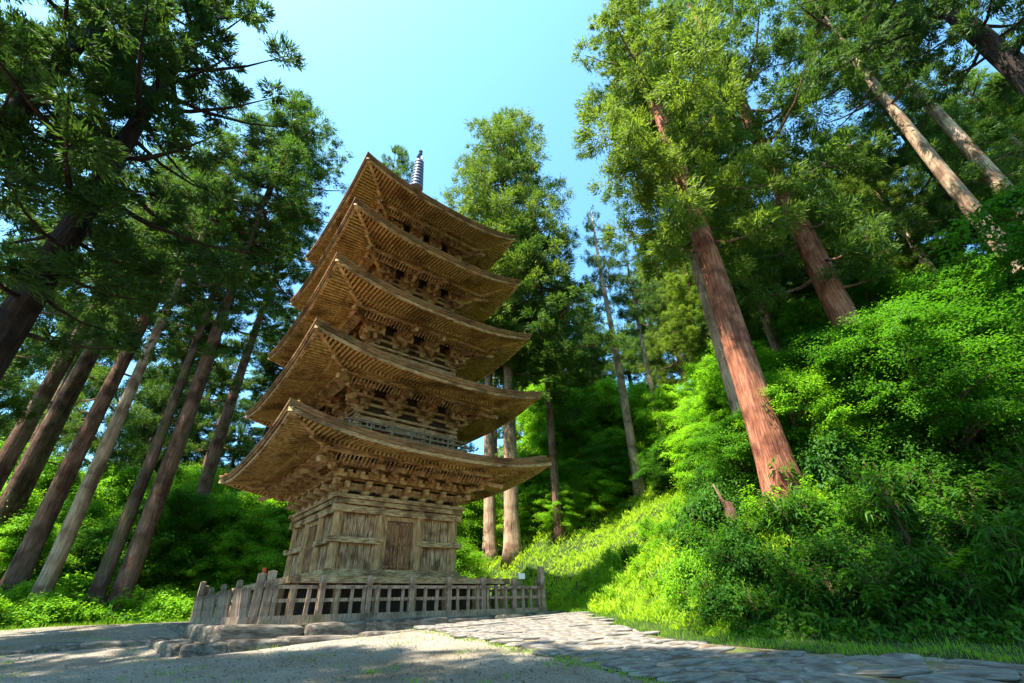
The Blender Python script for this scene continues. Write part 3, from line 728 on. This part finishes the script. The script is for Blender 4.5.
cvar('F1', crown_stems(21, .8, 1.2, 26, 55, .13, .5), 'shrub', 'bark')
cvar('F2', crown_stems(22, .8, 1.3, 22, 60, .12, .55), 'sunlit_leaf', 'bark')
cvar('F3', crown_stems(23, .8, 1.1, 22, 34, .24, .2, True), 'shrub', 'bark')
cvar('F4', crown_stems(24, .8, 1.3, 26, 55, .12, .55), 'maple', 'bark')
def tree(name, x, y, diam, height, cbase, var, bark, label, cat='tree', group=None, R=4.6, lean=(0, 0), rz=None, flare=1.5, n=18):
    """diam at breast height, cbase = height of the crown base above ground"""
    z = Hs(x, y)-.25; rz = random.uniform(0, 6.28) if rz is None else rz
    if var in ('A', 'B', 'C', 'D', 'G', 'T'): flare = 1.5
    t = empty(name, (x, y, z), 0, label, cat, group)
    m_ = MB(); P = []; RR = []; K = 16; wob = min(.35, height*.008)
    for k_ in range(K+1):
        f = (k_/K)**1.35; zz = f*height
        P.append((lean[0]*f+wob*sin(f*5+rz)*f, lean[1]*f+wob*cos(f*4+rz)*f, zz))
        RR.append(diam/2*((1-f)**.75*.97+.03)*(1+(flare-1)*math.exp(-zz/(.35+.45*diam))))
    m_.tube(P, RR, n, .09, ph=rz); tr = m_.build('trunk', M[bark], t, smooth=True)
    cm, bm_ = CV[var]; LC = {'A':24,'B':24,'C':24,'D':24,'G':24,'T':24,'Es':12,'M1':4.2,'M2':4.6,'L1':4.0,'L2':3.6,'S1':1.25,'S2':1.,'S3':1.1,'S4':1.2,'F1':1.2,'F2':1.3,'F3':1.1,'F4':1.3}[var]
    R0 = {'Es':3.2,'M1':2.6,'M2':2.6,'L1':2.4,'L2':2.4}.get(var, 4.6 if LC == 24 else 1.)
    s = R/R0; sz = (height-cbase)/LC*1.01; f = cbase/height
    for nm, me in (('crown', cm), ('branches', bm_)):
        o = link(nm, me, t); o.location = (lean[0]*(f+1)/2, lean[1]*(f+1)/2, cbase); o.scale = (s, s, sz); o.rotation_euler = (0, 0, rz)
    return t
def cedar_px(px, py, t, diam, cb_py, height, var, bark, label, R=4.6, cat='tree', **kw):
    p = at(px, py, t); x, y = p[0], p[1]; cb = z_for(x, y, cb_py)-Hs(x, y)
    if height < 0: height = z_for(x, y, -height)-Hs(x, y)
    elif height < cb+4: height = cb+8
    cb = min(cb, height*.6)
    return tree('cedar_tree', x, y, diam, height, max(cb, 1.5), var, bark, label, cat, R=R, **kw)
# left cedars
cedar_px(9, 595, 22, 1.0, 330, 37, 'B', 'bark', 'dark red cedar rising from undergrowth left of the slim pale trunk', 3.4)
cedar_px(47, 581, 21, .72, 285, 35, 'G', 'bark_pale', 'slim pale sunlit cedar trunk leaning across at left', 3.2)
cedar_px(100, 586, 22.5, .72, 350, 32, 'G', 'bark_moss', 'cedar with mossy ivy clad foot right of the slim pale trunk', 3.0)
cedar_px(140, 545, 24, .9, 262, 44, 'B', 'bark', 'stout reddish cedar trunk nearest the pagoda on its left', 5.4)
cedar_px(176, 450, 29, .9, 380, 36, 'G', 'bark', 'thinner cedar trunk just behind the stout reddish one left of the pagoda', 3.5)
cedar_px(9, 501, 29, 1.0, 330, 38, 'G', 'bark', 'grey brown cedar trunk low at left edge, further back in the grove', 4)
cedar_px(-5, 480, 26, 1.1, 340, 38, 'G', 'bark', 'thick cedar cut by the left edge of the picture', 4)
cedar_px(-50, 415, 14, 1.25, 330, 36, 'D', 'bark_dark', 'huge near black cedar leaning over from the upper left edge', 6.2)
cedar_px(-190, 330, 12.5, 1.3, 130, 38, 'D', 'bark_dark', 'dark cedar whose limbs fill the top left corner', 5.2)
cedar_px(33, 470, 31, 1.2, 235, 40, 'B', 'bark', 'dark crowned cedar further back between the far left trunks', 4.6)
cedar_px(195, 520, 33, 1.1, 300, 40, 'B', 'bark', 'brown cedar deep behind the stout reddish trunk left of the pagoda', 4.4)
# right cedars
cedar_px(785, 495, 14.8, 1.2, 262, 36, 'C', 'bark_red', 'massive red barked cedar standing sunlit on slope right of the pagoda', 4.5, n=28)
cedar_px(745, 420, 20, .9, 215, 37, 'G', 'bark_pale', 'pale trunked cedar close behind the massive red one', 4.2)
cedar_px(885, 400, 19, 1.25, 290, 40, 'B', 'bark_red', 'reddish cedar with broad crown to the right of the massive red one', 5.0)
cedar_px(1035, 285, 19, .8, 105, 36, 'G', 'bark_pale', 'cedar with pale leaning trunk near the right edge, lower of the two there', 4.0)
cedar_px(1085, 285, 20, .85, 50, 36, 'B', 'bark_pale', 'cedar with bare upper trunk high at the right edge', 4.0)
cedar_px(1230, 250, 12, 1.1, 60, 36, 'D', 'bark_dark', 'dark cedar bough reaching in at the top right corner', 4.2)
cedar_px(775, 345, 30, .7, 300, 36, 'A', 'bark', 'thin dark cedar trunk deep in the slope behind the red cedars', 4.4)
# centre, behind the pagoda
cedar_px(512, 548, 31, 1.15, 372, -124, 'T', 'bark_pale', 'tallest cedar right behind the pagoda with full pointed crown', 6.0)
cedar_px(490, 545, 33, 1.0, 385, -200, 'C', 'bark_pale', 'reddish trunked cedar just left of the tallest one behind the pagoda', 3.6)
cedar_px(549, 400, 36, .65, 410, -212, 'B', 'bark', 'thin trunked cedar right of the tallest one behind the pagoda', 5.6)
cedar_px(628, 425, 37, .8, 250, -207, 'Es', 'bark_pale', 'slender white trunked tree with a small tuft crown on the ridge', 1.7)
cedar_px(655, 400, 40, .5, 330, -235, 'Es', 'bark_pale', 'thin pale twin trunk right of the slender white trunked tree', 2.4)
cedar_px(345, 480, 40, .9, 300, -148, 'B', 'bark_dark', 'sparse cedar top showing left of the pagoda roofs', 4.2)
cedar_px(262, 460, 42, .9, 400, -305, 'A', 'bark_dark', 'distant sparse tree seen between left grove and pagoda', 4.6)
for (px_, py_, t_, top_, v_, R_) in [(690,400,42,240,'C',4.2),(600,420,50,300,'A',4.4),(575,420,46,265,'A',4.4),(720,380,44,225,'A',4.4),(555,440,52,330,'C',4.6),(530,460,44,330,'A',4.0),(668,400,48,262,'A',4),(230,470,44,395,'A',4.4),(285,470,50,385,'C',4.4),(205,470,40,330,'G',4),(150,450,42,270,'A',4.6),(30,450,40,200,'B',4.6),(-70,430,34,180,'B',4.6),(5,470,50,260,'A',5),(130,480,52,330,'A',5),(180,480,46,340,'A',4.4)]:
    cedar_px(px_, py_, t_*(1.22 if px_ > 500 else 1.2), .8, 470 if px_ > 500 else 540, -top_, v_, 'bark', 'cedar of the wood closing the view behind the slope and pagoda', R_, group='cedars closing the view')

# trees further back
G1 = 'cedars in the far wood'
R2 = random.Random(5)
def free(x, y, pts, d): return all((x-a)**2+(y-b)**2 > d*d for a, b in pts)
pts = []
for k_ in range(900):
    if len(pts) >= 52: break
    az = R2.uniform(-66, 66); rr_ = R2.uniform(30, 85); x = rr_*sin(radians(az)); y = rr_*cos(radians(az))
    px, _ = proj(x, y, 12)
    if 215 < px < 440 and rr_ < 42: continue
    if px < 215 and R2.random() < .85: continue
    if -12 < x < 12 and y < 36: continue
    if 430 < px < 730 and rr_ < 64: continue
    if not free(x, y, pts, 4.4): continue
    if 560 < px < 660 and R2.random() < .55: continue
    pts.append((x, y))
    gz = Hs(x, y)
    if 225 < px < 690: ht = min(R2.uniform(16, 30), .60*rr_+1-gz+12*(px < 440)*0)
    elif px > 720: ht = R2.uniform(17, 26)
    else: ht = R2.uniform(26, 38)
    if ht < 9: ht = 9
    side = 'left' if x < 0 else 'right'
    tree('cedar_tree', x, y, R2.uniform(.6, 1.), ht, ht*R2.uniform(.15, .4), R2.choice('ABCG' if x > 0 else 'GBG'), R2.choice(['bark', 'bark_pale', 'bark', 'bark_dark']),
         'cedar deep in the wood on the %s side of the pagoda' % side, 'tree', G1+' on the '+side, R=R2.uniform(3.2, 4.6), n=10)
# bright broadleaf trees on the slope and below the left grove
def bush(var, x, y, R, h, label, group=None, name='leafy_tree', cat='tree', diam=None, cb=None):
    t = tree(name, x, y, diam or .03+.035*R, h, cb if cb is not None else h*.06, var, 'bark', label, cat, group, R=R, flare=1.2, n=7)
    return t
pts2 = []
for k_ in range(1500):
    if len(pts2) >= 46: break
    x = R2.uniform(3, 46); y = R2.uniform(9, 52); d = float(sdist(x, y, FOOT))
    if d < 5 or math.hypot(x, y) > 58: continue
    px, py = proj(x, y, Hs(x, y)+1)
    if px > 1300: continue
    if 540 < px < 720 and 395 < py: continue
    if abs(px-775) < 55 and math.hypot(x, y) < 17.5: continue
    if abs(px-628) < 35 and math.hypot(x, y) < 38: continue
    if not free(x, y, pts2, 2.6): continue
    pts2.append((x, y)); s = R2.uniform(.8, 1.35)
    lit = px < 800  # lit trees mostly take the variants with sunlight in their leaf colour
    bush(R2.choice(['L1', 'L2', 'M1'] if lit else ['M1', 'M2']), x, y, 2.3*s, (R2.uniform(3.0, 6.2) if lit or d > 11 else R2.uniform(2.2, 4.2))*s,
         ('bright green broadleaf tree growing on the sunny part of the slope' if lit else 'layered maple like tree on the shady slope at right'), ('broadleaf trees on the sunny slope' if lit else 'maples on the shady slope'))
pts3 = []
for k_ in range(1500):
    if len(pts3) >= 44: break
    az = R2.uniform(-62, -13); rr_ = R2.uniform(37, 56); x = rr_*sin(radians(az)); y = rr_*cos(radians(az))
    if -float(sdist(x, y, LEFTL)) < 1.5 and y < 32: continue
    if math.hypot(x-PC[0], y-PC[1]) < 9.5: continue
    if not free(x, y, pts3, 2.7): continue
    pts3.append((x, y)); s = R2.uniform(.8, 1.3)
    bush(R2.choice(['L1', 'L2', 'M1', 'M2']), x, y, 2.4*s, R2.uniform(3.4, 6)*s, 'bright leafy tree in the undergrowth of the left grove', 'broadleaf trees under the left cedars')
# background leafy trees straight behind the pagoda
for (px, py, t, R, h, v_) in [(470,520,36,3,6,'L1'), (450,540,30,2.2,4,'L2'), (560,420,45,3.4,10,'L1'),(585,405,46,3.4,9,'L2'),(610,400,47,3.2,8,'L1'),(640,400,44,3,7,'L2'),(545,430,48,3.4,11,'L1'),(665,385,41,2.8,6,'L1'), (530,470,38,2.6,6,'L1'), (600,430,38,2.4,4.5,'M1'), (570,450,37,2.2,4,'L2'), (560,470,34,1.8,3,'L1'), (610,410,40,2.4,5,'L2'), (590,440,36,2,3.4,'L2'), (535,500,35,2,3.6,'L1'), (690,400,33,2.4,5,'L2'), (720,420,26,2,4.2,'L1'), (700,440,24,1.8,3.4,'L1'), (660,430,32,1.8,3.4,'M1')]:
    p = at(px, py, t); bush(v_, p[0], p[1], R, h, 'bright green broadleaf tree on the slope behind the pagoda', 'broadleaf trees behind the pagoda')
for (px, py, t, R, h, v_) in [(10,560,33,3.4,9,'L1'),(60,560,36,3.4,10,'L2'),(105,560,34,3.4,9.5,'L1'),(150,560,38,3.6,11,'L1'),(185,560,36,3.4,10,'L2'),(-30,560,36,3.6,11,'L1'),(205,560,30,3.2,7,'L1'),(235,560,33,3.4,8,'L2'),(265,570,30,3,6.5,'L1'),(285,560,36,3.4,9,'L1'),(180,560,29,2.6,5.5,'L2'),(225,570,28,2.4,4.6,'L1'),(255,575,28,2.2,3.8,'L2'),(20,550,32,3,6,'L1'),(75,550,31,3,6,'L2'),(130,550,31,3,6.5,'L1'),(-20,550,29,3,6,'L2')]:
    p = at(px, py, t); bush(v_, p[0], p[1], R, h, 'sunny green broadleaf tree between the left cedars and the pagoda', 'broadleaf trees left of the pagoda')
# individual ones that stand out
p = at(1090, 150, 9.5); bush('M1', p[0], p[1], 2.8, 8.8, 'near maple with deep green shaded leaves spreading in from the right edge', diam=.25, cb=3.6)
p = at(820, 480, 15.5); bush('L2', p[0], p[1], 1.9, 4.0, 'sunlit young maple right beside the massive red trunk', cb=.8)
p = at(940, 420, 14); bush('M2', p[0], p[1], 2.5, 5.2, 'broad dark green maple on the bank below the right hand cedars', cb=.6)
p = at(850, 350, 19); bush('L1', p[0], p[1], 2.0, 4.2, 'light green maple in front of the reddish cedar on the right')
# shrubs on the bank right of the path
k_ = 0; pts4 = []
SH = {}
for _ in range(4000):
    if len(pts4) >= 150: break
    x = R2.uniform(2.5, 20); y = R2.uniform(4, 26); d = float(sdist(x, y, FOOT))
    if d < .9 or d > 8: continue
    px, py = proj(x, y, Hs(x, y)+.5)
    if px > 1150 or px < 540: continue
    if not free(x, y, pts4, .72): continue
    slope_lit = px < 700 and y > 11.5
    if slope_lit and (R2.random() < .35): continue
    pts4.append((x, y)); s = R2.uniform(.6, 1.0)*(1 if not slope_lit else .6)
    v_ = R2.choice(['S1', 'F4', 'F1', 'F1', 'F3', 'F4', 'F2', 'F3'] if not slope_lit else ['S3', 'F2', 'F2', 'F4'])
    bush(v_, x, y, s*1.1, s*R2.uniform(.9, 2.7), 'leafy shrub in the dense bank right of the paved path' if not slope_lit else 'small light green shrub on the sunny grass slope', 'shrubs on the bank right of the path' if not slope_lit else 'shrubs on the sunny slope', 'shrub', 'shrub')
pts5 = []
for _ in range(4000):
    if len(pts5) >= 80: break
    az = R2.uniform(-62, -17); rr_ = R2.uniform(25, 36); x = rr_*sin(radians(az)); y = rr_*cos(radians(az))
    if -float(sdist(x, y, LEFTL)) < 1.2: continue
    if not free(x, y, pts5, 1.0): continue
    pts5.append((x, y)); s = R2.uniform(.4, .7)*(1+(rr_-25)/12)
    bush(R2.choice(['F2', 'S3', 'S3', 'F4', 'F2']), x, y, s*1.2, s*R2.uniform(1.1, 1.6), 'leafy shrub at the front of the left grove behind the yard', 'shrubs under the left cedars', 'shrub', 'shrub')
# broken stump
p = at(726, 492, 15.5); z = Hs(p[0], p[1])
m_ = MB(); m_.tube([(0, 0, -.3), (.0, 0, .5), (-.05, 0, .95), (-.07, 0, 1.25), (-.2, .02, 1.35), (-.38, .03, 1.95)], [.27, .21, .18, .15, .06, .015], 12, .2)
tag(m_.build('tree_stump', M['bark'], smooth=True, loc=(p[0], p[1], z)), 'broken jagged tree stump standing in the bushes left of the massive red trunk', 'stump')

# unseen trees beside and behind the viewpoint, placed and leaned for their shade
for (x, y, d_, h_, cb, R) in [(-8.5, 1.0, 1.1, 32, 14, 3.4), (-3.2, -1.6, 1.1, 34, 16, 5.0), (-14.8, 2.4, 1.2, 32, 13, 4.2), (2.5, -2.6, 1.1, 36, 17, 4.3)]:
    tree('cedar_tree', x, y, d_, h_, cb, 'A', 'bark', 'unseen cedar placed beside the yard for its shade', 'tree', 'unseen shade cedars around the viewpoint', R=R, lean={-3.2: (2.6, 3.4), 2.5: (.6, 5.2)}.get(x, (0, 0)))

# ------------------------------------------------------------------ ground cover
def polar(n, r0, r1, a0, a1):
    r = r0*(r1/r0)**rng.random(n)**.8; a = np.radians(rng.uniform(a0, a1, n)); return r*np.sin(a), r*np.cos(a), r
rng = np.random.default_rng(99)
def cover(name, n, test, mat, size, hgt, upright, wid, r0=6, r1=60, a0=-64, a1=66):
    x, y, r = polar(n, r0, r1, a0, a1)
    m = test(x, y); x, y, r = x[m], y[m], r[m]; n = len(x)
    sc = size*(.42+r/27.)
    L = rng.uniform(.5, 1.4, n)*sc
    hb = hgt*np.clip(.45+.75*bumps(x, y, 1.9)+.3*bumps(x, y, 4.3, 1), .04, 1.3)
    z = H(x, y)+rng.random(n)**.7*hb+L*.15
    d = rdir(n)*(1-upright)+np.array([0, 0, 1])*upright*(1.2)+np.array([-.1, -.1, 0])
    nr = rdir(n)*.7+np.array([0, 0, 1])*(1-upright)
    V = leaves(np.stack([x, y, z], 1), d, nr, L, L*wid*rng.uniform(.7, 1.3, n), .4)
    return tag(link(name, quadmesh(name, V, M[mat])), kind='stuff')
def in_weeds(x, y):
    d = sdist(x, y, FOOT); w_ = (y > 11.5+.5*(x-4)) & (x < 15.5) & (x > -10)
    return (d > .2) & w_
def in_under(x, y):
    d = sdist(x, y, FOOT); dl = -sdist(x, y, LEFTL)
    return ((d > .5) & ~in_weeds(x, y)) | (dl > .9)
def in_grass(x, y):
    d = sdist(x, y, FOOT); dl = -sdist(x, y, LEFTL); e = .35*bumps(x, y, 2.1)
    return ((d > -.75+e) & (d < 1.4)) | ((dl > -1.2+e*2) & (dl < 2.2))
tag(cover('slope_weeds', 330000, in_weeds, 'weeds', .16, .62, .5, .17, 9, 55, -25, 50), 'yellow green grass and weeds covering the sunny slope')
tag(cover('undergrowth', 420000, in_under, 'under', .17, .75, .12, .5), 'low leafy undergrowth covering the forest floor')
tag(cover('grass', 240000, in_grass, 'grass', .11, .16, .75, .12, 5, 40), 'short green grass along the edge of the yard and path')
x, y, r = polar(110000, 5, 24, -60, 40)
m = (sdist(x, y, FOOT) < -.6) & (-sdist(x, y, LEFTL) < -.8) & ((bumps(x, y, 1.9, 2.)+.7*bumps(x, y, 4.1)+.6*rng.random(len(x)) > 1.15) | ((np.abs(sdist(x, y, PATH_L)+.05) < .22+.12*bumps(x, y, 2.)) & (y > 7)))
x, y = x[m], y[m]; n = len(x); L = rng.uniform(.04, .10, n)
V = leaves(np.stack([x, y, H(x, y)+.03+L*.3], 1), rdir(n)*.5+np.array([0, 0, 1]), rdir(n), L, L*.18, .4)
tag(tag(link('weed_tufts', quadmesh('weed_tufts', V, M['grass'])), kind='stuff'), 'sparse grass tufts growing through the gravel')

x, y, r = polar(26000, 5.5, 26, -60, 45)
m = (sdist(x, y, FOOT) < -.2) & (-sdist(x, y, LEFTL) < 0) & (bumps(x, y, 1.1, 3.)+1.3*rng.random(len(x)) > .35)
x, y = x[m], y[m]; n = len(x); L = rng.uniform(.02, .075, n)
V = leaves(np.stack([x, y, H(x, y)+.045+rng.random(n)*.02], 1), rdir(n)*np.array([1, 1, .15]), np.array([0, 0, 1])+rdir(n)*.3, L, L*rng.uniform(.15, .6, n), .4)
M['litter'] = surf('dry_leaf_litter', [(.3,(.05,.025,.012)),(.5,(.16,.085,.035)),(.7,(.34,.24,.12))], nscale=9., bump=.05)
tag(tag(link('leaf_litter', quadmesh('leaf_litter', V, M['litter'])), kind='stuff'), 'dry needles and fallen leaves scattered over the gravel')
